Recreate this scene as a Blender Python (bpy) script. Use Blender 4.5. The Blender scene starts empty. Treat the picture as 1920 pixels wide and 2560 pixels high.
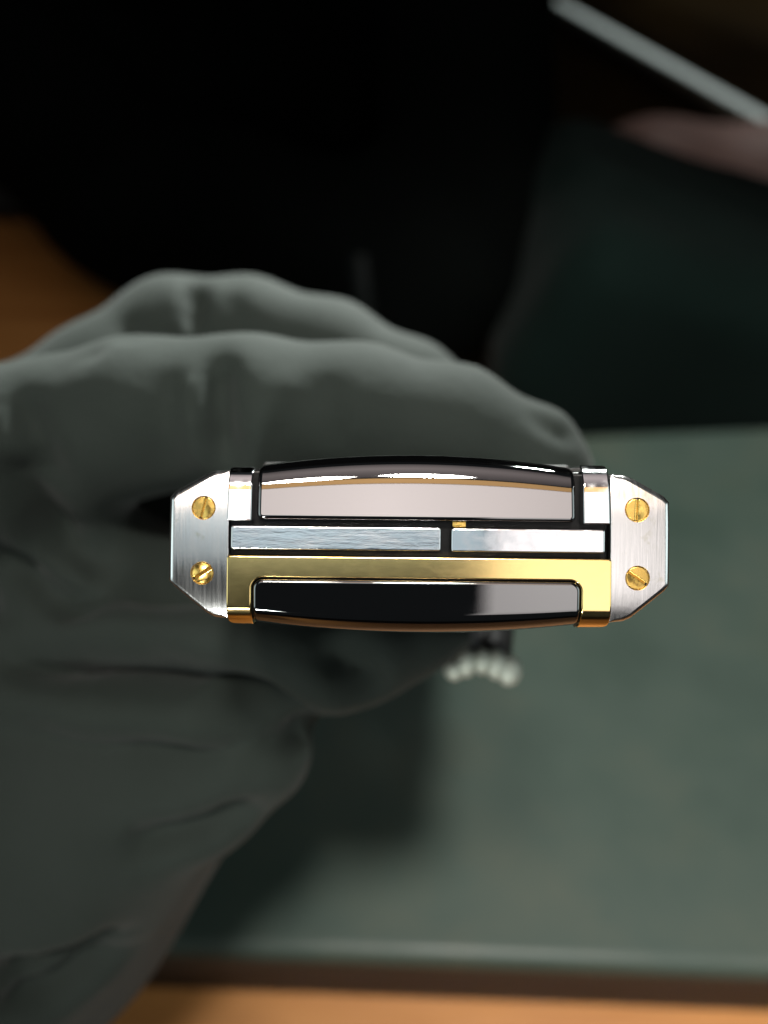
import bpy, bmesh, math, random
import numpy as np
from mathutils import Vector, Matrix, Euler
from mathutils.bvhtree import BVHTree
random.seed(7); np.random.seed(7)
R = math.radians
S = bpy.context.scene
C = S.collection
MM = 0.001

# ------------------------------------------------------------------ camera
CAM = Vector((0, 0, 1.021)); PITCH = 45.0; FPX = 2060.0; DOBJ = 0.070
cd = bpy.data.cameras.new('camera'); cam = bpy.data.objects.new('camera', cd); C.objects.link(cam)
cam.location = CAM; cam.rotation_euler = (R(PITCH), 0, 0)
cd.sensor_fit = 'HORIZONTAL'; cd.sensor_width = 36; cd.lens = 36 * FPX / 1920
cd.clip_start = 0.005; cd.clip_end = 50
cd.dof.use_dof = True; cd.dof.focus_distance = DOBJ + 0.0004; cd.dof.aperture_fstop = cd.lens / 2.1
S.camera = cam
VM = Matrix.Translation(CAM) @ Euler((R(PITCH), 0, 0)).to_matrix().to_4x4()     # view frame (metres)

def ray(px, py):
    d = Vector(((px - 960) / FPX, -(py - 1280) / FPX, -1))
    return VM.to_3x3() @ d
def on_z(px, py, z):
    d = ray(px, py); t = (z - CAM.z) / d.z
    return CAM + d * t
def on_y(px, py, y):
    d = ray(px, py); t = (y - CAM.y) / d.y
    return CAM + d * t
def vf(px, py, depth):                                                         # point of the view frame, mm, z=0 at the phone's end
    return np.array([(px - 960) * depth / FPX, -(py - 1280) * depth / FPX, 70.0 - depth])
HM = VM @ Matrix.Translation((0, 0, -0.070)) @ Matrix.Scale(MM, 4)              # view-frame mm -> world

# ------------------------------------------------------------------ light
w = bpy.data.worlds.new('World'); S.world = w; w.use_nodes = True
w.node_tree.nodes['Background'].inputs[0].default_value = (0.80, 0.92, 1.0, 1)
w.node_tree.nodes['Background'].inputs[1].default_value = 0.02
S.view_settings.view_transform = 'Standard'; S.view_settings.look = 'None'
S.view_settings.exposure = 0; S.view_settings.gamma = 1

def aim(o, target):
    o.rotation_euler = (Vector(target) - o.location).to_track_quat('-Z', 'Y').to_euler()
def spot(name, loc, target, P, radius, cone, blend, col):
    l = bpy.data.lights.new(name, 'SPOT'); l.energy = P; l.shadow_soft_size = radius
    l.spot_size = R(cone); l.spot_blend = blend; l.color = col
    o = bpy.data.objects.new(name, l); C.objects.link(o); o.location = loc; aim(o, target); return o
def panel(name, az0, az1, el0, el1, dist, L, col, spread=30):
    """rectangular lamp filling the directions az0..az1, el0..el1 as seen from the phone's end (its normal is 0,0)"""
    ax, ey = R((az0 + az1) / 2), R((el0 + el1) / 2)
    d = Vector((math.sin(ax) * math.cos(ey), math.sin(ey), math.cos(ax) * math.cos(ey)))
    R3 = VM.to_3x3(); P0 = VM @ Vector((0, 0, -0.07)); pos = P0 + (R3 @ d) * dist
    up = R3 @ Vector((0, 1, 0)); zz = (pos - P0).normalized()
    xx = up.cross(zz).normalized(); yy = zz.cross(xx)
    l = bpy.data.lights.new(name, 'AREA'); l.shape = 'RECTANGLE'
    l.size = 2 * dist * math.tan(R(az1 - az0) / 2); l.size_y = 2 * dist * math.tan(R(el1 - el0) / 2)
    l.energy = L * math.pi * l.size * l.size_y; l.color = col
    h_ = R(spread) / 2; l.spread = R(spread); l.energy *= (math.tan(h_) - h_) / math.tan(h_)     # a focused panel: same brightness on its axis, little spill
    o = bpy.data.objects.new(name, l); C.objects.link(o)
    o.matrix_world = Matrix.Translation(pos) @ Matrix((xx, yy, zz)).transposed().to_4x4()
    return o
WARM = (1.0, 0.93, 0.84)
spot('downlight_or_fill', (-0.165, -0.40, 2.37), (0.13, 0.19, 0.771), 40, 0.085, 18, 0.75, WARM)
spot('downlight_or_fill', (0.085, -0.36, 2.37), (0.13, 0.18, 0.771), 128, 0.085, 18, 0.75, (1.0, 0.96, 0.90))
spot('downlight_or_fill', (0.37, 1.20, 1.62), (-0.03, 0.118, 0.957), 390, 0.05, 7.6, 0.8, (0.95, 1.0, 0.95))  # added narrow front spot that only brightens the tops of the fingers
spot('fill_lamp', tuple(VM @ Vector((-0.16, -0.46, 0.40))), tuple(VM @ Vector((-0.004, -0.044, -0.107))), 27, 0.06, 9.6, 0.9, (0.97, 1.0, 0.95))  # added spot from the viewer's side to lift the shaded thumb and arm
spot('downlight_or_fill', (0.45, 1.00, 2.37), (0.35, 0.80, 0.80), 95, 0.04, 24, 0.8, (0.96, 1.0, 0.97))  # added spot to brighten the counter's pale edge and the bare forearm
panel('ceiling_panel', -20, 20, 9.5, 15.2, 1.3, 3.5, (1.0, 0.88, 0.84), 76)
panel('ceiling_panel', 7.6, 21, -26, 9.0, 1.3, 1.9, (1.0, 0.94, 0.92), 64)
panel('ceiling_panel', -18, 7.2, -3.5, 9.0, 1.3, 0.95, (0.76, 0.93, 1.0), 64)
panel('warm_lamp', -20, 20, 15.6, 23.4, 1.3, 2.4, (1.0, 0.58, 0.24), 76)
panel('ceiling_panel', -20, 20, 25, 78, 1.0, 0.85, (1.0, 0.84, 0.82), 72)
panel('left_fill_panel', -84, -34, -24, 18, 0.8, 2.2, (0.84, 1.0, 1.0), 56)  # added side panel, no real opening: lights the left steel rim and thumb
panel('right_fill_panel', 40, 84, -16, 18, 0.8, 2.0, (0.85, 1.0, 1.0), 70)  # added side panel that brightens the right steel rim, no real fixture

# ------------------------------------------------------------------ materials
def mat(name, base, rough=0.5, metal=0.0, **kw):
    m = bpy.data.materials.new(name); m.use_nodes = True
    b = m.node_tree.nodes['Principled BSDF']
    b.inputs['Base Color'].default_value = (*base, 1); b.inputs['Roughness'].default_value = rough
    b.inputs['Metallic'].default_value = metal
    for k, v in kw.items(): b.inputs[k.replace('_', ' ')].default_value = v
    return m
def nodes(m): return m.node_tree.nodes, m.node_tree.links, m.node_tree.nodes['Principled BSDF']
def noise(m, scale, stretch=(1, 1, 1), detail=4, rough=0.55, rot=(0, 0, 0)):
    N, L, b = nodes(m)
    tc = N.new('ShaderNodeTexCoord'); mp = N.new('ShaderNodeMapping'); n = N.new('ShaderNodeTexNoise')
    mp.inputs['Scale'].default_value = stretch; mp.inputs['Rotation'].default_value = rot
    n.inputs['Scale'].default_value = scale; n.inputs['Detail'].default_value = detail; n.inputs['Roughness'].default_value = rough
    L.new(tc.outputs['Object'], mp.inputs[0]); L.new(mp.outputs[0], n.inputs['Vector'])
    return n.outputs['Fac']
def ramp(m, fac, stops):
    N, L, b = nodes(m); r = N.new('ShaderNodeValToRGB'); L.new(fac, r.inputs[0])
    e = r.color_ramp.elements
    while len(e) < len(stops): e.new(0.5)
    for x, (p, c) in zip(e, stops): x.position = p; x.color = (*c, 1) if len(c) == 3 else c
    return r.outputs['Color']
def rng(m, fac, a, b_, c, d):
    N, L, b = nodes(m); r = N.new('ShaderNodeMapRange'); L.new(fac, r.inputs[0])
    for i, v in enumerate((a, b_, c, d)): r.inputs[1 + i].default_value = v
    return r.outputs[0]
def bump(m, fac, dist, strength=1.0, prev=None):
    N, L, b = nodes(m); bp = N.new('ShaderNodeBump'); bp.inputs['Distance'].default_value = dist
    bp.inputs['Strength'].default_value = strength; L.new(fac, bp.inputs['Height'])
    if prev: L.new(prev, bp.inputs['Normal'])
    L.new(bp.outputs[0], b.inputs['Normal']); return bp.outputs[0]
def link(m, out, sock): m.node_tree.links.new(out, m.node_tree.nodes['Principled BSDF'].inputs[sock])

STEEL = (0.76, 0.765, 0.78)
M_polished = mat('polished_steel', STEEL, 0.08, 1.0)
link(M_polished, rng(M_polished, noise(M_polished, 900, detail=5), 0.4, 0.75, 0.05, 0.22), 'Roughness')
bump(M_polished, noise(M_polished, 260, detail=2), 0.00002, 0.35)
M_scratched = mat('scratched_steel', STEEL, 0.2, 1.0)
link(M_scratched, rng(M_scratched, noise(M_scratched, 700, (0.35, 1, 1), 6, 0.7), 0.35, 0.7, 0.07, 0.24), 'Roughness')
n1 = bump(M_scratched, noise(M_scratched, 1500, (0.3, 1, 1), 6, 0.7, (0, 0, 0.4)), 0.00004, 0.4)
bump(M_scratched, noise(M_scratched, 2600, (0.12, 1, 1), 3, 0.6, (0, 0, -0.7)), 0.00002, 0.6, n1)
M_brushed = mat('brushed_steel', (0.74, 0.73, 0.72), 0.30, 1.0)
link(M_brushed, rng(M_brushed, noise(M_brushed, 4000, (1, 0.05, 0.05), 3), 0.3, 0.7, 0.17, 0.24), 'Roughness')
bump(M_brushed, noise(M_brushed, 7000, (1, 0.03, 0.03), 3), 0.000006, 0.45)
M_satin = mat('satin_silver', (0.46, 0.49, 0.43), 0.62, 0.6)
bump(M_satin, noise(M_satin, 900), 0.00003, 0.4)
def dirt(m, base, spot_col, scale, lo, hi):
    n = noise(m, scale, detail=5, rough=0.65)
    link(m, ramp(m, n, [(lo, base), (hi, spot_col)]), 'Base Color')
dirt(M_brushed, (0.74, 0.73, 0.72), (0.55, 0.52, 0.40), 420, 0.62, 0.80)
M_gold = mat('polished_gold', (1.0, 0.73, 0.30), 0.12, 1.0)
link(M_gold, rng(M_gold, noise(M_gold, 1300, (0.5, 1, 1), 6, 0.7), 0.45, 0.8, 0.13, 0.17), 'Roughness')
bump(M_gold, noise(M_gold, 900, (0.5, 1, 1), detail=5, rough=0.65), 0.000001, 0.02)
M_screw = mat('brass_screw', (0.80, 0.52, 0.14), 0.28, 1.0)
link(M_screw, rng(M_screw, noise(M_screw, 2500, detail=4), 0.35, 0.7, 0.20, 0.34), 'Roughness')
bump(M_screw, noise(M_screw, 1800, (1, 0.2, 1), 4), 0.00002, 0.3)
M_ceramic = mat('black_ceramic', (0.0008, 0.0008, 0.0009), 0.03, 0.0, IOR=2.75)
link(M_ceramic, rng(M_ceramic, noise(M_ceramic, 500, detail=6, rough=0.7), 0.45, 0.8, 0.012, 0.05), 'Roughness')
bump(M_ceramic, noise(M_ceramic, 120, detail=1), 0.00002, 0.12)
M_black = mat('black_plastic', (0.002, 0.002, 0.002), 0.3, 0.0, Specular_IOR_Level=0.2)
bump(M_black, noise(M_black, 1500), 0.00004, 0.4)
M_leather = mat('black_leather', (0.012, 0.011, 0.011), 0.5)
bump(M_leather, noise(M_leather, 700), 0.0001, 0.5)

def fabric(name, c1, c2, scale=60, sheen=0.25, fine=1400, spec=0.2):
    m = mat(name, c1, 0.85, 0.0, Sheen_Weight=sheen, Sheen_Roughness=0.5)
    m.node_tree.nodes['Principled BSDF'].inputs['Specular IOR Level'].default_value = spec
    link(m, ramp(m, noise(m, scale, detail=5), [(0.3, c1), (0.7, c2)]), 'Base Color')
    bump(m, noise(m, fine, detail=3), 0.0002, 0.5)
    return m
M_glove = fabric('glove_cloth', (0.0092, 0.0136, 0.0110), (0.0116, 0.0160, 0.0136), 50, 0.05)
bump(M_glove, noise(M_glove, 150, (1, 1, 1), 4, 0.6), 0.0006, 0.4, bump(M_glove, noise(M_glove, 2200, detail=2), 0.00015, 0.5))
M_glove_seam = fabric('glove_seam_cloth', (0.020, 0.024, 0.024), (0.028, 0.032, 0.032), 50, 0.1)
M_jacket = fabric('jacket_cloth', (0.0010, 0.0014, 0.0013), (0.0018, 0.0024, 0.0022), 12, 0.0, 500, 0.02)
M_bag = fabric('bag_cloth', (0.0016, 0.0044, 0.0036), (0.0030, 0.0070, 0.0060), 10, 0.02, 500, 0.03)
M_zip = mat('zip_tape', (0.004, 0.0055, 0.0055), 0.6, 0.0, Specular_IOR_Level=0.1)
M_skin = mat('skin', (0.34, 0.20, 0.16), 0.55)
link(M_skin, ramp(M_skin, noise(M_skin, 25, detail=4), [(0.3, (0.15, 0.090, 0.078)), (0.7, (0.21, 0.130, 0.112))]), 'Base Color')
M_pad = mat('pad_leatherette', (0.036, 0.052, 0.046), 0.62)
link(M_pad, ramp(M_pad, noise(M_pad, 20, detail=7, rough=0.68), [(0.28, (0.021, 0.039, 0.031)), (0.50, (0.030, 0.051, 0.041)), (0.75, (0.045, 0.060, 0.045))]), 'Base Color')
link(M_pad, rng(M_pad, noise(M_pad, 22, detail=3), 0.3, 0.7, 0.48, 0.66), 'Roughness')
bump(M_pad, noise(M_pad, 900, detail=4), 0.0001, 0.5)
M_padside = mat('pad_side_cloth', (0.022, 0.016, 0.009), 0.8)
bump(M_padside, noise(M_padside, 900), 0.0002, 0.5)
def wood(name, a, b_, c):
    m = mat(name, a, 0.5)
    n = noise(m, 5, (1.2, 14, 14), 6, 0.6)
    link(m, ramp(m, n, [(0.3, a), (0.5, b_), (0.75, c)]), 'Base Color')
    bump(m, noise(m, 40, (0.6, 18, 18), 4), 0.0004, 0.4)
    return m
M_wood = wood('table_wood', (0.30, 0.118, 0.028), (0.42, 0.182, 0.048), (0.52, 0.245, 0.074))
M_counter = wood('counter_wood', (0.045, 0.026, 0.008), (0.075, 0.045, 0.014), (0.10, 0.065, 0.025))
M_trim = mat('pale_trim', (0.42, 0.47, 0.46), 0.45, 0.0)
bump(M_trim, noise(M_trim, 300), 0.0001, 0.3)
M_floor = wood('floor_wood', (0.05, 0.03, 0.015), (0.07, 0.04, 0.02), (0.09, 0.055, 0.03))
M_wall = mat('wall_paint', (0.16, 0.15, 0.13), 0.9)
bump(M_wall, noise(M_wall, 90), 0.0005, 0.4)
M_greenbox = mat('grey_green_card', (0.10, 0.14, 0.13), 0.7)
link(M_greenbox, ramp(M_greenbox, noise(M_greenbox, 30), [(0.3, (0.08, 0.12, 0.11)), (0.7, (0.12, 0.15, 0.14))]), 'Base Color')

# ------------------------------------------------------------------ object helpers
def tag(o, label=None, cat=None, group=None, kind=None):
    for k, v in (('label', label), ('category', cat), ('group', group), ('kind', kind)):
        if v: o[k] = v
    return o
def obj(name, me, m, parent=None, smooth=True, weighted=False):
    if isinstance(me, bmesh.types.BMesh):
        bm = me; me = bpy.data.meshes.new(name); bmesh.ops.recalc_face_normals(bm, faces=bm.faces); bm.to_mesh(me); bm.free()
    o = bpy.data.objects.new(name, me); C.objects.link(o)
    for x in (m if isinstance(m, (list, tuple)) else [m]): me.materials.append(x)
    if smooth: me.polygons.foreach_set('use_smooth', [True] * len(me.polygons))
    if weighted:
        md = o.modifiers.new('weighted', 'WEIGHTED_NORMAL'); md.keep_sharp = True; md.weight = 80
    if parent: o.parent = parent
    return o
def empty(name, mtx=None):
    o = bpy.data.objects.new(name, None); C.objects.link(o); o.empty_display_size = 0.01
    if mtx is not None: o.matrix_world = mtx
    return o
def box_bm(x0, x1, y0, y1, z0, z1, bev=0.0, seg=3):
    bm = bmesh.new()
    v = [bm.verts.new((x, y, z)) for z in (z0, z1) for x, y in ((x0, y0), (x1, y0), (x1, y1), (x0, y1))]
    for f in ((3, 2, 1, 0), (4, 5, 6, 7), (0, 1, 5, 4), (1, 2, 6, 5), (2, 3, 7, 6), (3, 0, 4, 7)):
        bm.faces.new([v[i] for i in f])
    if bev: bmesh.ops.bevel(bm, geom=bm.edges[:], offset=bev, segments=seg, profile=0.5, affect='EDGES')
    return bm

# ---- signed-distance modelling (smooth limbs and folds) with surface nets
def cone(P, a, b, ra, rb):
    a = np.asarray(a, float); b = np.asarray(b, float); ab = b - a
    t = np.clip(((P - a) @ ab) / (ab @ ab + 1e-9), 0, 1)
    return np.linalg.norm(P - a - t[..., None] * ab, axis=-1) - (ra + t * (rb - ra))
def smin(a, b, k):
    h = np.clip(0.5 + 0.5 * (b - a) / k, 0, 1)
    return b + (a - b) * h - k * h * (1 - h)
def chain(P, pts, rad, k=2.0):
    d = None
    for i in range(len(pts) - 1):
        c = cone(P, pts[i], pts[i + 1], rad[i], rad[i + 1]); d = c if d is None else smin(d, c, k)
    return d
def surface_nets(fn, lo, hi, h):
    lo = np.asarray(lo, float); n = np.ceil((np.asarray(hi) - lo) / h).astype(int) + 1
    g = [lo[i] + h * np.arange(n[i]) for i in range(3)]
    F = np.empty(n)
    for i in range(n[0]):
        Y, Z = np.meshgrid(g[1], g[2], indexing='ij')
        F[i] = fn(np.stack([np.full_like(Y, g[0][i]), Y, Z], -1))
    neg = F < 0
    nc = n - 1
    cnt = np.zeros(nc, int)
    off = [(a, b, c) for a in (0, 1) for b in (0, 1) for c in (0, 1)]
    sl = lambda A, o: A[o[0]:o[0] + nc[0], o[1]:o[1] + nc[1], o[2]:o[2] + nc[2]]
    for o in off: cnt += sl(neg, o)
    act = (cnt > 0) & (cnt < 8)
    idx = np.full(nc, -1); idx[act] = np.arange(act.sum())
    acc = np.zeros((act.sum(), 3)); ne = np.zeros(act.sum())
    for i, a in enumerate(off):
        for b in off[i + 1:]:
            df = np.abs(np.subtract(a, b))
            if df.sum() != 1: continue
            fa, fb = sl(F, a)[act], sl(F, b)[act]
            cr = (fa < 0) != (fb < 0)
            t = np.where(cr, fa / np.where(cr, fa - fb, 1), 0)
            p = np.asarray(a) + t[:, None] * (np.asarray(b) - np.asarray(a))
            acc += np.where(cr[:, None], p, 0); ne += cr
    cell = np.argwhere(act)
    V = lo + h * (cell + acc / ne[:, None])
    Q = []
    for ax in range(3):
        u, v = [(1, 2), (2, 0), (0, 1)][ax]
        s0 = [slice(None)] * 3; s1 = [slice(None)] * 3; s0[ax] = slice(0, -1); s1[ax] = slice(1, None)
        A, B = neg[tuple(s0)], neg[tuple(s1)]
        for flip, msk in ((False, A & ~B), (True, ~A & B)):
            e = np.argwhere(msk)
            e = e[(e[:, u] > 0) & (e[:, v] > 0) & (e[:, u] < nc[u]) & (e[:, v] < nc[v])]
            du = np.zeros(3, int); du[u] = 1; dv = np.zeros(3, int); dv[v] = 1
            q = np.stack([idx[tuple((e - a).T)] for a in (du + dv, dv, 0 * du, du)], 1)
            q = q[(q >= 0).all(1)]
            Q.append(q[:, ::-1] if flip else q)
    return V, np.concatenate(Q)
def relax(V, Q, it, lam=0.5):
    E = np.concatenate([Q[:, [i, (i + 1) % 4]] for i in range(4)])
    for _ in range(it):
        s = np.zeros_like(V); c = np.zeros(len(V))
        for a, b in ((0, 1), (1, 0)):
            np.add.at(s, E[:, a], V[E[:, b]]); np.add.at(c, E[:, a], 1)
        V = V + lam * (s / np.maximum(c, 1)[:, None] - V)
    return V
def vnormals(V, Q):
    n = np.cross(V[Q[:, 2]] - V[Q[:, 0]], V[Q[:, 3]] - V[Q[:, 1]])
    N = np.zeros_like(V)
    for i in range(4): np.add.at(N, Q[:, i], n)
    return N / (np.linalg.norm(N, axis=1, keepdims=True) + 1e-12)
def mesh_from(name, V, Q):
    me = bpy.data.meshes.new(name); me.from_pydata(V.tolist(), [], Q.tolist()); me.update(); return me

# ------------------------------------------------------------------ the room
pb = lambda px, py: on_z(px, py, 0.771)
def prism(name, poly, z0, z1, m, parent=None, bev=0.0, side=None):
    bm = bmesh.new()
    lo = [bm.verts.new((p[0], p[1], z0)) for p in poly]; hi = [bm.verts.new((p[0], p[1], z1)) for p in poly]
    bm.faces.new(lo[::-1]); top = bm.faces.new(hi)
    n = len(poly)
    for i in range(n): bm.faces.new((lo[i], lo[(i + 1) % n], hi[(i + 1) % n], hi[i]))
    if bev: bmesh.ops.bevel(bm, geom=list(top.edges) + [e for e in bm.edges if abs(e.verts[0].co.z - e.verts[1].co.z) > 1e-4], offset=bev, segments=4, profile=0.5, affect='EDGES')
    bmesh.ops.recalc_face_normals(bm, faces=bm.faces)
    if side:
        for f in bm.faces:
            if f.normal.z < 0.12: f.material_index = 1
    return obj(name, bm, [m, side] if side else m, parent, weighted=True)

tag(obj('floor', box_bm(-4, 4, -3, 4, -0.05, 0), M_floor, smooth=False), kind='structure')
tag(obj('wall', box_bm(-4, 4, 2.2, 2.3, 0.003, 2.8), M_wall, smooth=False), kind='structure')

# table
table = empty('wooden_table', Matrix.Translation((0, 0.15, 0)))
tag(table, 'orange brown wooden table under the dark grey pad', 'table')
def in_table(bm): bmesh.ops.translate(bm, verts=bm.verts, vec=(0, -0.15, 0)); return bm
obj('tabletop', in_table(box_bm(-0.7, 0.62, -0.32, 0.60, 0.702, 0.7360, 0.003)), M_wood, table, weighted=True)
for x in (-0.64, 0.56):
    for y in (-0.27, 0.55):
        obj('leg', in_table(box_bm(x - 0.03, x + 0.03, y - 0.03, y + 0.03, 0.002, 0.702, 0.003)), M_wood, table, weighted=True)

# pad
a = pb(330, 2376); b = pb(1920, 2436); dirf = (b - a)
c = pb(1470, 1082); d = pb(1920, 1064); dirb = (d - c)
atx = lambda p, v, x: (x, p[1] + v[1] * (x - p[0]) / v[0])
poly = [atx(a, dirf, -0.125), atx(a, dirf, 0.34), atx(c, dirb, 0.34), atx(c, dirb, -0.125)]
pad = prism('display_pad', poly, 0.7364, 0.771, M_pad, None, 0.0045, M_padside)
tag(pad, 'thick dark grey green pad lying on the wooden table below the hand', 'pad')

# counter at the upper right
p0 = on_z(1340, -20, 0.80); p1 = on_z(2300, 520, 0.80)
dr = (p1 - p0).normalized(); nr = Vector((-dr.y, dr.x, 0))
if nr.x < 0: nr = -nr
cnt = empty('display_counter', Matrix.Translation((p0.x, p0.y, 0)))
tag(cnt, 'dark brown counter with a pale front edge, at the upper right beyond the table', 'counter')
q = lambda s, t: (dr * s + nr * t)
def quad_prism(name, s0, s1, t0, t1, z0, z1, m, bev=0.0):
    return prism(name, [q(s0, t0), q(s1, t0), q(s1, t1), q(s0, t1)], z0, z1, m, cnt, bev)
wl = 0.011
L1 = (p1 - p0).length
quad_prism('edge_trim', -0.9, L1, 0.0, 0.0115, 0.789, 0.800, M_trim, 0.002)
quad_prism('counter_panel', -0.9, L1, 0.012, 0.7, 0.002, 0.786, M_counter)
for i, (s, t, sx, sy, h) in enumerate(()):
    pass

# ------------------------------------------------------------------ the person across the table (black clothes)
def jacket(P):
    # metres
    d = chain(P, [(-0.10, 0.76, 0.45), (-0.10, 0.72, 0.80), (-0.10, 0.70, 1.02), (-0.10, 0.72, 1.20)], [0.14, 0.155, 0.165, 0.15], 0.05)
    d = smin(d, chain(P, [(-0.27, 0.70, 1.20), (-0.10, 0.72, 1.22), (0.07, 0.70, 1.20)], [0.09, 0.11, 0.09], 0.05), 0.06)
    # his right arm (left in the picture) folded in front, forearm lying on the table
    d = smin(d, chain(P, [(-0.30, 0.70, 1.18), (-0.34, 0.66, 0.91), (-0.15, 0.50, 0.796), (0.02, 0.41, 0.792)], [0.085, 0.070, 0.055, 0.050], 0.02), 0.03)
    # his left arm (right in the picture) comes down to rest on the table behind the bag
    d = smin(d, chain(P, [(0.06, 0.69, 1.18), (0.045, 0.58, 0.90), (0.05, 0.45, 0.80), (0.02, 0.395, 0.795)], [0.065, 0.052, 0.050, 0.044], 0.02), 0.03)
    # folds
    d = d + 0.004 * np.sin(38 * P[..., 0] + 5 * np.sin(16 * P[..., 2])) * np.sin(30 * P[..., 2] + 22 * P[..., 0] + 1) \
          + 0.0025 * np.sin(95 * P[..., 0] + 40 * P[..., 1]) * np.sin(60 * P[..., 2])
    d = np.maximum(d, np.where(P[..., 1] < 0.606, 0.7370 - P[..., 2], -1))
    return d
person = empty('person', Matrix.Translation((-0.07, 0.70, 0)))
tag(person, 'person in black clothes sitting across the table, cropped to the torso and arms', 'person')
V, Q = surface_nets(jacket, (-0.46, 0.30, 0.28), (0.30, 0.95, 1.36), 0.012)
V = relax(V, Q, 2); V -= np.array([-0.07, 0.70, 0])
obj('black_jacket', mesh_from('black_jacket', V, Q), M_jacket, person)
jb = BVHTree.FromPolygons((V + np.array([-0.07, 0.70, 0])).tolist(), Q.tolist())
def on_jacket(px, py):
    h_ = jb.ray_cast(CAM, ray(px, py).normalized()); return (h_[0], h_[1]) if h_[0] is not None else (None, None)
p_, n_ = on_jacket(1222, 155)
if p_ is not None:
    bm = bmesh.new(); bmesh.ops.create_cone(bm, cap_ends=True, segments=20, radius1=0.0075, radius2=0.006, depth=0.004)
    o = obj('brass_button', bm, M_screw, person, smooth=False)
    o.matrix_world = Matrix.Translation(p_ + n_ * 0.001) @ n_.to_track_quat('Z', 'Y').to_matrix().to_4x4(); o.matrix_parent_inverse = Matrix.Identity(4)
    o.location = o.location - Vector((-0.07, 0.70, 0))
zp = [on_jacket(905 + 2 * i, 640 + 20 * i) for i in range(9)]
zp = [(a_, b_) for a_, b_ in zp if a_ is not None]
if len(zp) > 4:
    bm = bmesh.new(); rows = []
    for p_, n_ in zp:
        p_ = p_ - Vector((-0.07, 0.70, 0)); sx = Vector((0.0045, 0, 0))
        rows.append([bm.verts.new(p_ - sx + n_ * 0.0004), bm.verts.new(p_ - sx * 0.8 + n_ * 0.003), bm.verts.new(p_ + sx * 0.8 + n_ * 0.003), bm.verts.new(p_ + sx + n_ * 0.0004)])
    for a_, b_ in zip(rows, rows[1:]):
        for k in range(3): bm.faces.new((a_[k], a_[k + 1], b_[k + 1], b_[k]))
    obj('zip', bm, M_zip, person)

# dark soft bag on the table behind the pad
def bagf(P):
    top = np.clip(0.022 - 0.15 * (P[..., 0] - 0.12), -0.010, 0.026)
    c = np.stack([np.full_like(top, 0.27), np.full_like(top, 0.405), 0.768 + top], -1)
    q_ = np.abs(P - c) - np.stack([np.full_like(top, 0.190), np.full_like(top, 0.062), 0.014 + top * 0.9], -1)
    q_[..., 0] = q_[..., 0] + 0.45 * np.maximum(P[..., 2] - 0.785, 0)
    d = np.linalg.norm(np.maximum(q_, 0), axis=-1) + np.minimum(q_.max(-1), 0) - 0.026
    return np.maximum(d + 0.0022 * np.sin(40 * P[..., 0] + 3 * np.sin(30 * P[..., 1])) * np.sin(45 * P[..., 1] + 20 * P[..., 0]), 0.7368 - P[..., 2])
V, Q = surface_nets(bagf, (0.02, 0.29, 0.722), (0.50, 0.53, 0.87), 0.006)
V = relax(V, Q, 2)
bg = obj('soft_bag', mesh_from('soft_bag', V - np.array([0.27, 0.4, 0.751]), Q), M_bag); bg.location = (0.27, 0.4, 0.751)
tag(bg, 'soft dark green black cloth bag lying behind the right half of the pad', 'bag')

# bare hand and forearm of someone at the upper right
def bare(P):
    P = (P - np.array([0.214, 0.545, 0.768])) / 1.22 + np.array([0.345, 0.555, 0.797])
    d = chain(P, [(0.62, 0.60, 0.79), (0.42, 0.565, 0.800), (0.315, 0.555, 0.808)], [0.046, 0.042, 0.032], 0.02)
    d = smin(d, chain(P, [(0.315, 0.555, 0.808), (0.265, 0.555, 0.795)], [0.034, 0.032]), 0.02)
    for dy, ln in ((-0.026, 0.066), (-0.009, 0.078), (0.010, 0.073), (0.026, 0.056)):
        d = smin(d, chain(P, [(0.262, 0.555 + dy, 0.797), (0.262 - ln * 0.55, 0.555 + dy * 1.15, 0.787), (0.262 - ln, 0.555 + dy * 1.2, 0.771)], [0.0098, 0.009, 0.0074], 0.004), 0.006)
    d = smin(d, chain(P, [(0.305, 0.53, 0.797), (0.27, 0.507, 0.783), (0.24, 0.496, 0.775)], [0.0135, 0.011, 0.0088], 0.004), 0.01)
    d = d * 1.22; P = (P - np.array([0.345, 0.555, 0.797])) * 1.22 + np.array([0.214, 0.545, 0.768])
    return np.maximum(d, 0.7368 - P[..., 2])
V, Q = surface_nets(bare, (0.06, 0.44, 0.72), (0.60, 0.68, 0.93), 0.005)
V = relax(V, Q, 2)
bh = obj('bare_forearm', mesh_from('bare_forearm', V - np.array([0.3, 0.55, 0.751]), Q), M_skin); bh.location = (0.3, 0.55, 0.751)
tag(bh, 'bare pinkish hand and forearm resting under the slanting pale edge, out of focus', 'arm')

# ------------------------------------------------------------------ the phone
PXC, PYC, K = 1054.0, 1369.0, 70.0 / FPX
PM = VM @ Matrix.Translation(((PXC - 960) * K * MM, -(PYC - 1280) * K * MM, -0.070)) @ Matrix.Rotation(R(-0.6), 4, 'Z')
phone = empty('mobile_phone', PM)
tag(phone, 'slim black, steel and gold phone held end-on by the gloved hand', 'phone')
KM = K * MM
def rrect(x0, x1, y0, y1, r, n=5):
    """rounded rectangle in px of the end face (y downwards), counter-clockwise seen from the camera; r = radii (tl, bl, br, tr)"""
    if not isinstance(r, (tuple, list)): r = (r,) * 4
    out = []
    for (cx, cy, a0, rr) in ((x0, y0, 90, r[0]), (x0, y1, 180, r[1]), (x1, y1, 270, r[2]), (x1, y0, 0, r[3])):
        sx = 1 if cx == x0 else -1; sy = 1 if cy == y0 else -1
        ox, oy = cx + sx * rr, cy + sy * rr
        for i in range(n + 1):
            t = R(a0 + 90 * i / n); out.append((ox + rr * math.cos(t), oy - rr * math.sin(t)))
    return out
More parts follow.
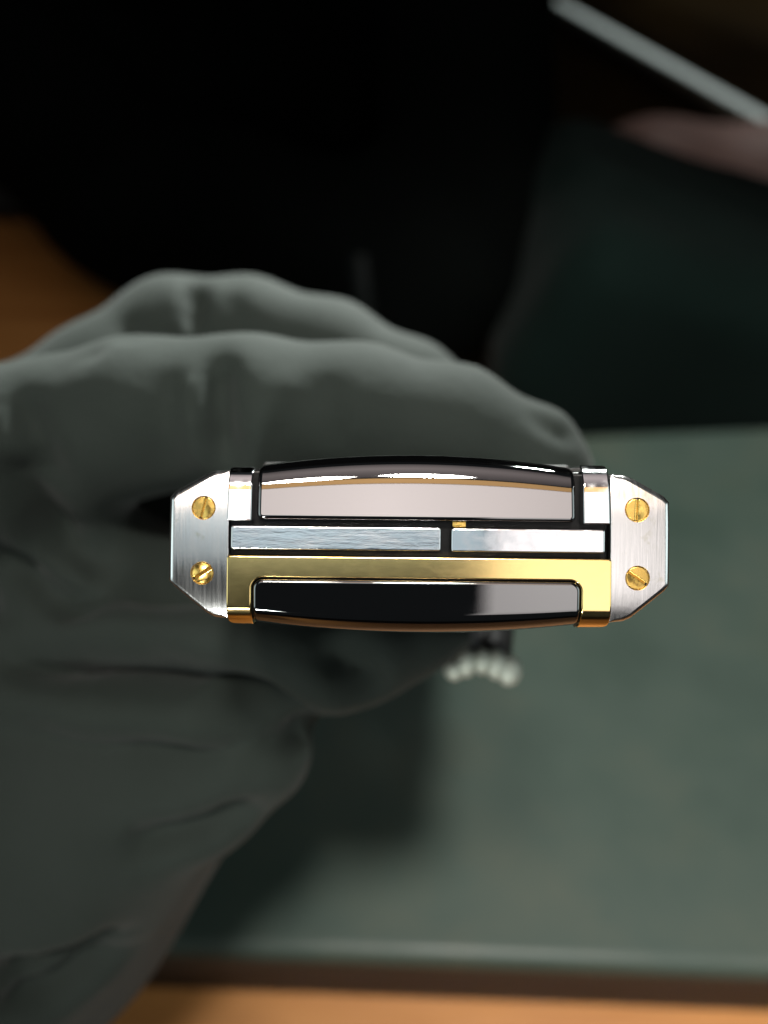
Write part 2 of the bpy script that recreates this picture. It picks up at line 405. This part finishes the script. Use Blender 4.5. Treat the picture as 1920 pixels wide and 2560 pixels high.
def dense(poly, step):
    out = []
    for i, p in enumerate(poly):
        q_ = poly[(i + 1) % len(poly)]; L = math.dist(p, q_); n = max(1, int(L / step))
        for k in range(n): out.append((p[0] + (q_[0] - p[0]) * k / n, p[1] + (q_[1] - p[1]) * k / n))
    return out
def relief(name, poly, ztop, zbot, fil, m, parent=phone, seg=6, tilt=(0, 0), holes=(), rz=None, cuts_y=(), cuts_x=(), bend=None):
    """solid with a rounded rim. poly in px; fil = rim radius in mm, a number or f(x,y); rz = rim height; heights in mm; tilt = slope of the top in x and y(up)"""
    P = np.array(poly, float); n = len(P)
    Pm = np.stack([P[:, 0] * K, -P[:, 1] * K], 1)
    e = np.roll(Pm, -1, 0) - Pm; e /= np.linalg.norm(e, axis=1, keepdims=True) + 1e-12
    ep = np.roll(e, 1, 0); t = e + ep; t /= np.linalg.norm(t, axis=1, keepdims=True) + 1e-12
    nin = np.stack([-t[:, 1], t[:, 0]], 1)
    f = np.array([fil(*p) if callable(fil) else fil for p in poly]); z_ = f if rz is None else np.array([rz(*p) if callable(rz) else rz for p in poly])
    for _ in range(3): f = (np.roll(f, 1) + 2 * f + np.roll(f, -1)) / 4; z_ = (np.roll(z_, 1) + 2 * z_ + np.roll(z_, -1)) / 4
    bm = bmesh.new(); rings = []
    def add(xy, z):
        rings.append([bm.verts.new((x * MM, y * MM, (zz + tilt[0] * x + tilt[1] * y) * MM)) for (x, y), zz in zip(xy, z)])
    add(Pm, np.full(n, zbot))
    for k in range(seg + 1):
        th = math.pi / 2 * k / seg
        add(Pm + nin * (f * (1 - math.cos(th)))[:, None], ztop - z_ * (1 - math.sin(th)))
    for a_, b_ in zip(rings, rings[1:]):
        for i in range(n): bm.faces.new((a_[i], a_[(i + 1) % n], b_[(i + 1) % n], b_[i]))
    bm.faces.new(rings[0][::-1])
    if not holes: bm.faces.new(rings[-1])
    else:
        edges = [bm.edges.get((rings[-1][i], rings[-1][(i + 1) % n])) for i in range(n)]
        for (hx, hy, hr, hd) in holes:
            m_ = 28; hv = []
            for i in range(m_):
                a_ = 2 * math.pi * i / m_; x = (hx + hr * math.cos(a_)) * K; y = -(hy + hr * math.sin(a_)) * K
                hv.append((x, y))
            zt = lambda x, y: ztop + tilt[0] * x + tilt[1] * y
            top = [bm.verts.new((x * MM, y * MM, zt(x, y) * MM)) for x, y in hv]
            cxk, cyk = hx * K, -hy * K
            mid = [bm.verts.new(((cxk + (x - cxk) * 0.965) * MM, (cyk + (y - cyk) * 0.965) * MM, (zt(x, y) - 0.06) * MM)) for x, y in hv]
            bot = [bm.verts.new(((cxk + (x - cxk) * 0.965) * MM, (cyk + (y - cyk) * 0.965) * MM, (zt(x, y) - hd) * MM)) for x, y in hv]
            for A_, B_ in ((top, mid), (mid, bot)):
                for i in range(m_): bm.faces.new((A_[i], B_[i], B_[(i + 1) % m_], A_[(i + 1) % m_]))
            bm.faces.new(bot)
            he = [bm.edges.get((top[i], top[(i + 1) % m_])) for i in range(m_)]
            for e_ in he: e_.smooth = False
            edges += he
        bmesh.ops.triangle_fill(bm, use_beauty=True, use_dissolve=False, edges=edges)
    if len(cuts_y):
        for i in range(n):
            e_ = bm.edges.get((rings[-1][i], rings[-1][(i + 1) % n]))
            if e_: e_.smooth = False
    for cy_ in cuts_y: bmesh.ops.bisect_plane(bm, geom=bm.verts[:] + bm.edges[:] + bm.faces[:], dist=1e-7, plane_co=(0, -cy_ * K * MM, 0), plane_no=(0, 1, 0))
    for cx_ in cuts_x: bmesh.ops.bisect_plane(bm, geom=bm.verts[:] + bm.edges[:] + bm.faces[:], dist=1e-7, plane_co=(cx_ * K * MM, 0, 0), plane_no=(1, 0, 0))
    if bend:
        for v in bm.verts: v.co.z += bend(v.co.x / MM / K, -v.co.y / MM / K) * MM        # px of the end face -> mm
    return obj(name, bm, m, parent, weighted=True)

# black core: the long body down to the other end, and the recessed end plate the pieces sit on
relief('phone_body', rrect(-488, 478, -196, 190, 30), -1.3, -126, 0.4, M_black)
relief('front_cover', rrect(-440, 430, 191, 214, 10), -9.0, -124, 0.3, M_leather)
relief('back_cover', rrect(-440, 430, -226, -197, 12), -9.0, -124, 0.3, M_leather)

# side rails with two brass screws each
def rail_poly(sg):
    pts = [(480, -178), (512, -177), (617, -121), (617, 94), (576, 150), (525, 175), (480, 178)]
    pts = [(480, -190), (520, -189), (540, -181), (620, -135), (632, -120), (633, 92), (622, 106), (540, 176), (520, 185), (480, 188)]
    if sg > 0: pts = [(x - 3, y) for x, y in pts][::-1]
    else: pts = [(-x - 6, y) for x, y in pts]
    return dense(pts, 14)
def area(p): return sum(p[i][0] * p[(i + 1) % len(p)][1] - p[(i + 1) % len(p)][0] * p[i][1] for i in range(len(p)))
screws = {-1: [(-550, -94, 14, 29), (-552, 71, 58, 28)], 1: [(544, -100, 2, 30), (546, 72, 124, 30)]}
for sg in (-1, 1):
    pl = rail_poly(sg)
    if area(pl) > 0: pl = pl[::-1]
    inner = 480
    outw = [(x, y) for x, y in pl]
    rim = lambda x, y: 0.05 if abs(x) < 494 else 0.50
    rl = relief('side_rail', pl, -0.55, -124, rim, M_brushed, holes=[(sx, sy, r + 1.5, 0.5) for sx, sy, a_, r in screws[sg]], rz=lambda x, y: 0.05 if abs(x) < 494 else 0.6,
                cuts_y=[-176 + 16 * i for i in range(23)], cuts_x=[sg * (488 + 12 * i) for i in range(12)], bend=lambda x, y: -0.50 * (abs(y) / 178) ** 3)
    for sx, sy, ang, r in screws[sg]:
        bm = bmesh.new(); rr = r * K * 0.955; sw = 0.115; dz = 0.32; zt = -0.66
        ca, sa = math.cos(R(90 - ang)), math.sin(R(90 - ang))
        cx, cy = sx * K, -sy * K
        W = lambda u_, v_, z: ((cx + u_ * ca - v_ * sa) * MM, (cy + u_ * sa + v_ * ca) * MM, z * MM)
        a0 = math.asin(sw / rr); n_ = 20
        for s_ in (1, -1):
            arc = [a0 + (math.pi - 2 * a0) * i / n_ for i in range(n_ + 1)]
            o_ = [(rr * math.cos(t), s_ * rr * math.sin(t)) for t in arc]
            dome = lambda u_, v_: zt - 0.05 * ((u_ * u_ + v_ * v_) / rr ** 2) + 0.03
            inn = [(u_ * 0.93, max(sw, v_ * 0.93) if s_ > 0 else min(-sw, v_ * 0.93)) for u_, v_ in o_]
            vo = [bm.verts.new(W(u_, v_, zt - 0.09)) for u_, v_ in o_]; vi = [bm.verts.new(W(u_, v_, zt)) for u_, v_ in inn]
            lo_ = [bm.verts.new(W(u_, v_, zt - 0.3)) for u_, v_ in o_]
            for A_, B_ in ((lo_, vo), (vo, vi)):
                for i in range(n_):
                    bm.faces.new((A_[i], A_[i + 1], B_[i + 1], B_[i]))
            bm.faces.new(vi)
            b0 = bm.verts.new(W(inn[0][0], s_ * (sw * 0.8), zt - dz)); b1 = bm.verts.new(W(inn[-1][0], s_ * (sw * 0.8), zt - dz))
            bm.faces.new((vi[0], vi[-1], b1, b0))
            if s_ > 0: keep = (b0, b1)
            else: bm.faces.new((keep[0], keep[1], b1, b0))
        obj('screw', bm, M_screw, rl, weighted=True)

# upper ceramic pillow
def arc_rect(x0, x1, y_in, y_end, y_mid, up, rin, rout):
    """rect whose outer long edge bulges; up=True when the outer edge is the upper one"""
    pts = []
    n = 40; xc = (x0 + x1) / 2; hw = (x1 - x0) / 2
    f = lambda x: y_mid + (y_end - y_mid) * ((x - xc) / hw) ** 2
    base = rrect(x0, x1, min(y_in, y_end), max(y_in, y_end), (rout, rin, rin, rout) if up else (rin, rout, rout, rin))
    base = dense(base, 18)
    mid = (y_in + y_end) / 2
    out = []
    for x, y in base:
        k_ = (y - y_in) / (y_end - y_in); k_ = max(0, min(1, k_))
        out.append((x, y + (f(x) - y_end) * k_ ** 2))
    return out
def orient(p): return p if area(p) < 0 else p[::-1]
up_poly = orient(arc_rect(-413, 385, -66, -206, -236, True, 16, 14))
def roll(yb, yo, drop, soft=False):
    """face that is flat up to yb and rolls away to the outer edge yo, either may depend on x"""
    def f(x, y):
        b_ = yb(x) if callable(yb) else yb; o_ = yo(x) if callable(yo) else yo
        t = (y - b_) / (o_ - b_)
        if t <= 0: return 0
        if soft: return -drop * (0.30 * t * t + 0.70 * t ** 5)
        return -drop * (1 - math.sqrt(max(0.0, 1 - min(0.99, t) ** 2)))
    return f
XC = [-405 + 15 * i for i in range(55)]
para = lambda x, xc, hw, ye, ym: ym + (ye - ym) * min(1.2, ((x - xc) / hw) ** 2)
up_o = lambda x: para(x, -14, 399, -207, -237)
up_b = lambda x: para(x, -14, 399, -138, -158)
relief('ceramic_pillow', up_poly, 0.40, -14, 0.38, M_ceramic, seg=8, tilt=(0.002, -0.105), rz=0.40, cuts_x=XC,
       cuts_y=[-135 - 3 * i for i in range(34)], bend=roll(up_b, up_o, 1.75, True))
# upper steel blocks either side of it
for x0, x1, y0 in ((-487, -426, -200), (404, 470, -213)):
    g = orient(dense(rrect(x0, x1, y0, -63, (6, 3, 3, 6)), 10))
    relief('steel_block', g, 0.34, -12, 0.13, M_polished, seg=4, tilt=(0.0, -0.105), rz=0.13, cuts_y=[-140 - 4 * i for i in range(17)], bend=roll(-140, y0 - 2, 1.6, True))
# centre strips
o1 = relief('steel_strip', orient(dense(rrect(-477, 48, -51, 9, 6), 20)), 0.02, -1.29, 0.16, M_scratched, seg=5, tilt=(0.0, -0.01))
o2 = relief('steel_strip', orient(dense(rrect(74, 458, -50, 10, 6), 20)), 0.02, -1.29, 0.16, M_polished, seg=5, tilt=(0.004, -0.01))
o1['label'] = 'long scratched steel strip'; o2['label'] = 'short smooth steel strip'
relief('gold_tab', orient(rrect(78, 112, -66, -52, 2)), -0.55, -1.29, 0.05, M_screw, seg=3)
# gold frame, an upturned U around the lower pillow
def u_frame():
    out = rrect(-487, 476, 24, 202, (8, 16, 16, 8))
    tl = [p for p in out]
    # order in rrect: tl corner, bl corner, br corner, tr corner (counter-clockwise seen from the camera)
    n = len(out) // 4
    c_tl, c_bl, c_br, c_tr = out[:n], out[n:2 * n], out[2 * n:3 * n], out[3 * n:]
    r = 30; ix0, ix1, iy = -425, 401, 78
    in_l = [(ix0, 204)]
    arc_l = [(ix0 + r - r * math.cos(R(t)), iy + r - r * math.sin(R(t))) for t in range(0, 91, 12)]
    arc_r = [(ix1 - r + r * math.sin(R(t)), iy + r - r * math.cos(R(t))) for t in range(0, 91, 12)]
    return c_tl + c_bl + in_l + arc_l + arc_r + [(ix1, 204)] + c_br + c_tr
uf = orient(dense(u_frame(), 14))

relief('gold_frame', uf, 0.05, -1.29, 0.13, M_gold, seg=5, cuts_y=[140, 150, 158, 165, 171, 177, 182, 187, 192, 196, 199], bend=roll(135, 204, 2.2))
obj_frame_label = 'polished gold frame round the lower ceramic block'
# lower ceramic pillow
lo_poly = orient(arc_rect(-421, 398, 82, 197, 222, False, 24, 12))
lo_o = lambda x: para(x, -11.5, 410, 198, 223)
lo_b = lambda x: para(x, -11.5, 410, 150, 164)
relief('ceramic_pillow', lo_poly, 0.42, -14, 0.30, M_ceramic, seg=8, tilt=(0.0, 0.06), rz=0.32, cuts_x=XC, cuts_y=[140 + 3 * i for i in range(28)], bend=roll(lo_b, lo_o, 2.4))

# ribbed silver key on the front, on a dark hood
def phone_chain(fn, lo, hi, h, name, m, parent):
    V, Q = surface_nets(fn, lo, hi, h); V = relax(V, Q, 1) * MM
    return obj(name, mesh_from(name, V, Q), m, parent)
kd = 118.0
def kp(px, py, depth=kd):
    p = VM @ Vector((*(vf(px, py, depth)[:2] * MM), -depth * MM))
    return np.array(PM.inverted() @ p) / MM
kc = kp(1206, 1676)
hf = lambda P: smin(cone(P, (kc[0] - 2.6, -7.0, kc[2] - 3), (kc[0] - 2.4, kc[1] + 1.4, kc[2] - 4), 2.8, 2.4), cone(P, (kc[0] + 2.6, -7.0, kc[2] - 3), (kc[0] + 2.4, kc[1] + 1.4, kc[2] - 4), 2.8, 2.4), 1.5)
hood = phone_chain(hf, (kc[0] - 9, kc[1] - 5, kc[2] - 9), (kc[0] + 9, -2, kc[2] + 3), 0.4, 'key_hood', M_leather, phone)
key = empty('ribbed_key'); key.parent = phone; key['label'] = 'small silver key with rounded ribs'
rib_me = None
for i, (dx, dy, rx, ry) in enumerate(((-4.0, 0.0, 1.5, 1.6), (-2.3, 0.9, 1.5, 2.0), (-0.1, 1.2, 1.3, 1.9), (1.9, 0.8, 1.6, 2.2), (3.8, 0.0, 1.9, 2.3))):
    bm = bmesh.new(); bmesh.ops.create_uvsphere(bm, u_segments=20, v_segments=12, radius=1.0)
    for v in bm.verts: v.co = Vector((v.co.x * rx * MM, v.co.y * ry * MM, v.co.z * 1.8 * MM))
    o = obj('rib', bm, M_satin, key); o.location = ((kc[0] + dx) * MM, (kc[1] + dy) * MM, (kc[2] - 0.5) * MM)

# ------------------------------------------------------------------ the gloved hand
def px_chain(spec):
    """(px, py, depth mm, radius mm) along a limb -> points and radii in the view frame"""
    return [vf(a_, b_, d_) for a_, b_, d_, r_ in spec], [r_ for *_, r_ in spec]
INDEX = px_chain([(-120, 1150, 120, 13.5), (130, 1110, 118, 11.8), (350, 1040, 116, 10.6), (620, 1028, 115, 10.2), (900, 1045, 115, 9.9), (1140, 1085, 115, 9.0), (1330, 1145, 115, 6.9), (1392, 1185, 115, 5.2)])
MIDDLE = px_chain([(60, 1090, 140, 11), (250, 955, 146, 10.4), (430, 838, 150, 10.2), (620, 835, 151, 10.0), (830, 890, 150, 9.6), (1020, 985, 147, 9.2), (1180, 1090, 145, 8.4)])
RING = px_chain([(60, 1130, 165, 11), (350, 980, 170, 10.0), (620, 985, 171, 9.5), (900, 1050, 170, 9), (1080, 1120, 168, 8)])
LITTLE = px_chain([(120, 1120, 186, 11), (400, 1090, 190, 8.6), (640, 1100, 190, 8.2), (880, 1130, 189, 7.6)])
THUMB = px_chain([(-60, 1690, 122, 9), (250, 1680, 116, 8.2), (520, 1685, 111, 8.0), (760, 1682, 109, 6.9), (930, 1640, 108, 5.3), (1050, 1612, 110, 3.7), (1150, 1592, 112, 2.2)])
THENAR = px_chain([(260, 1480, 130, 15), (480, 1520, 130, 10), (610, 1600, 127, 8), (760, 1660, 122, 7)])
WEB = px_chain([(-60, 1330, 132, 14), (120, 1350, 140, 14), (330, 1395, 150, 14), (450, 1480, 150, 13)])
BETWEEN = px_chain([(60, 1090, 130, 8.5), (350, 1000, 132, 8.2), (620, 990, 133, 7.8), (800, 1015, 132, 6.5), (960, 1055, 131, 5.5)])  # filling added between the fingers to stop light leaking through
PALM1 = px_chain([(-260, 1250, 132, 20), (-330, 1500, 140, 24), (-100, 1800, 148, 30)])
PALM2 = px_chain([(0, 1200, 150, 18), (-60, 1500, 160, 24), (100, 1760, 160, 26)])
HEEL = px_chain([(772, 1860, 113, 2.0), (640, 1905, 115, 5.6), (470, 1965, 119, 10.2), (250, 2000, 126, 19), (60, 2100, 134, 26)])
ARM = px_chain([(180, 1900, 144, 30.5), (-5, 2130, 142, 31.5), (-290, 2380, 138, 34), (-640, 2700, 134, 37), (-700, 3060, 130, 40)])
def hand(P):
    d = chain(P, *INDEX, 3)
    f2 = np.minimum(np.minimum(chain(P, *MIDDLE, 3), chain(P, *RING, 3)), chain(P, *LITTLE, 3))
    d = smin(d, f2, 1.2)
    palm = smin(smin(chain(P, *PALM1, 5), chain(P, *PALM2, 5), 8), chain(P, *WEB, 5), 6)
    palm = smin(palm, chain(P, *THENAR, 3), 4)
    d = np.minimum(d, chain(P, *BETWEEN, 3))
    d = smin(d, palm, 8)
    th = chain(P, *THUMB, 3)
    arm = smin(chain(P, *HEEL, 5), chain(P, *ARM, 8), 10)
    d = smin(smin(d, arm, 8), th, 2.0)
    return d + 0.2 * np.sin(P[..., 0] * 0.35 + 2 * np.sin(P[..., 1] * 0.13)) * np.sin(P[..., 1] * 0.22 + P[..., 2] * 0.2)
V, Q = surface_nets(hand, (-122, -152, -152), (42, 50, -10), 1.0)
V = relax(V, Q, 2)
# folds: lines drawn on the surface, pressed in (amp > 0) or raised (amp < 0), mm
CREASES = [
    ([(490, 700), (488, 760), (482, 840)], 2.0, 1.8), ([(585, 730), (590, 830)], 0.8, 2.5), ([(345, 790), (320, 860)], 1.0, 3),
    ([(205, 880), (260, 880)], 0.9, 2.5), ([(445, 790), (440, 850)], -0.5, 2.5),
    ([(430, 900), (420, 1010), (410, 1120), (425, 1200)], 1.3, 3.2), ([(545, 880), (540, 980), (545, 1080), (560, 1180)], 2.3, 2.5),
    ([(470, 930), (490, 1030), (505, 1130), (530, 1200)], -1.3, 1.8), ([(800, 930), (830, 1010), (850, 1130)], 0.8, 3), ([(740, 920), (690, 1000), (640, 1080)], -0.7, 2.2),
    ([(870, 960), (880, 1060), (890, 1130)], -0.5, 2.4),
    ([(40, 970), (70, 1060), (110, 1150), (150, 1240)], 1.8, 3), ([(0, 1060), (40, 1160), (80, 1260)], -0.6, 3.2), ([(170, 980), (200, 1080)], 0.7, 4),
    ([(0, 1130), (60, 1240), (130, 1330), (210, 1400)], 2.6, 4), ([(10, 1290), (80, 1370), (150, 1440), (230, 1500)], -1.8, 3), ([(0, 1370), (70, 1440), (150, 1500), (240, 1540)], 2.4, 3.4),
    ([(130, 1320), (210, 1390), (290, 1430)], 1.4, 3), ([(0, 1440), (80, 1500), (180, 1550)], -1.2, 3),
    ([(-40, 1635), (150, 1655), (330, 1690), (520, 1745), (700, 1815), (840, 1848)], 6.0, 5.0),
    ([(815, 1605), (870, 1660), (920, 1715), (955, 1745)], 2.2, 3.0), ([(300, 2115), (420, 2110), (530, 2085), (650, 2010)], 2.4, 3.0),
    ([(370, 2145), (500, 2120), (610, 2070)], -1.0, 2.4),
    ([(-20, 2440), (100, 2430), (200, 2390), (310, 2340)], 3.2, 3.2), ([(-20, 2530), (120, 2495), (230, 2430), (320, 2380)], 2.8, 3.0), ([(0, 2400), (120, 2390), (220, 2340)], -0.9, 2.5),
    ([(1325, 1030), (1360, 1060), (1400, 1085), (1450, 1092)], 1.5, 1.5),
]
bvh = BVHTree.FromPolygons(V.tolist(), Q.tolist())
Nn = vnormals(V, Q); disp = np.zeros(len(V)); eye = Vector((0, 0, 70))
for pts, amp, wid in CREASES:
    hit = []
    for (x0, y0), (x1, y1) in zip(pts, pts[1:]):
        m_ = max(2, int(math.hypot(x1 - x0, y1 - y0) / 14))
        for i in range(m_ + 1):
            dv = Vector(vf(x0 + (x1 - x0) * i / m_, y0 + (y1 - y0) * i / m_, 100)) - eye
            h_ = bvh.ray_cast(eye, dv.normalized())
            if h_[0] is not None: hit.append(h_[0])
    if len(hit) < 2: continue
    H = np.array(hit); lo_, hi_ = H.min(0) - 3 * wid, H.max(0) + 3 * wid
    sel = np.where(((V > lo_) & (V < hi_)).all(1))[0]
    D = np.linalg.norm(V[sel][:, None] - H[None], axis=2); near = D.argmin(1); dm = D.min(1)
    s_ = near / (len(H) - 1); env = np.minimum(1, np.minimum(s_, 1 - s_) / 0.22 + 0.15)
    disp[sel] -= (1.9 if amp >= 1.7 else 1.0) * amp * env * (np.exp(-(dm / (wid * 0.72)) ** 2) - 0.10 * np.exp(-((dm - 1.8 * wid) / wid) ** 2))
V = V + Nn * disp[:, None]
V = relax(V, Q, 4)
base = Vector((-60, -60, -70))
hd = obj('gloved_hand', mesh_from('gloved_hand', (V - np.array(base)) * MM, Q), M_glove)
hd.matrix_world = VM @ Matrix.Translation((0, 0, -0.070)) @ Matrix.Translation(base * MM)
tag(hd, 'hand in a wrinkled black cloth glove reaching in from the left to grip the phone', 'hand')
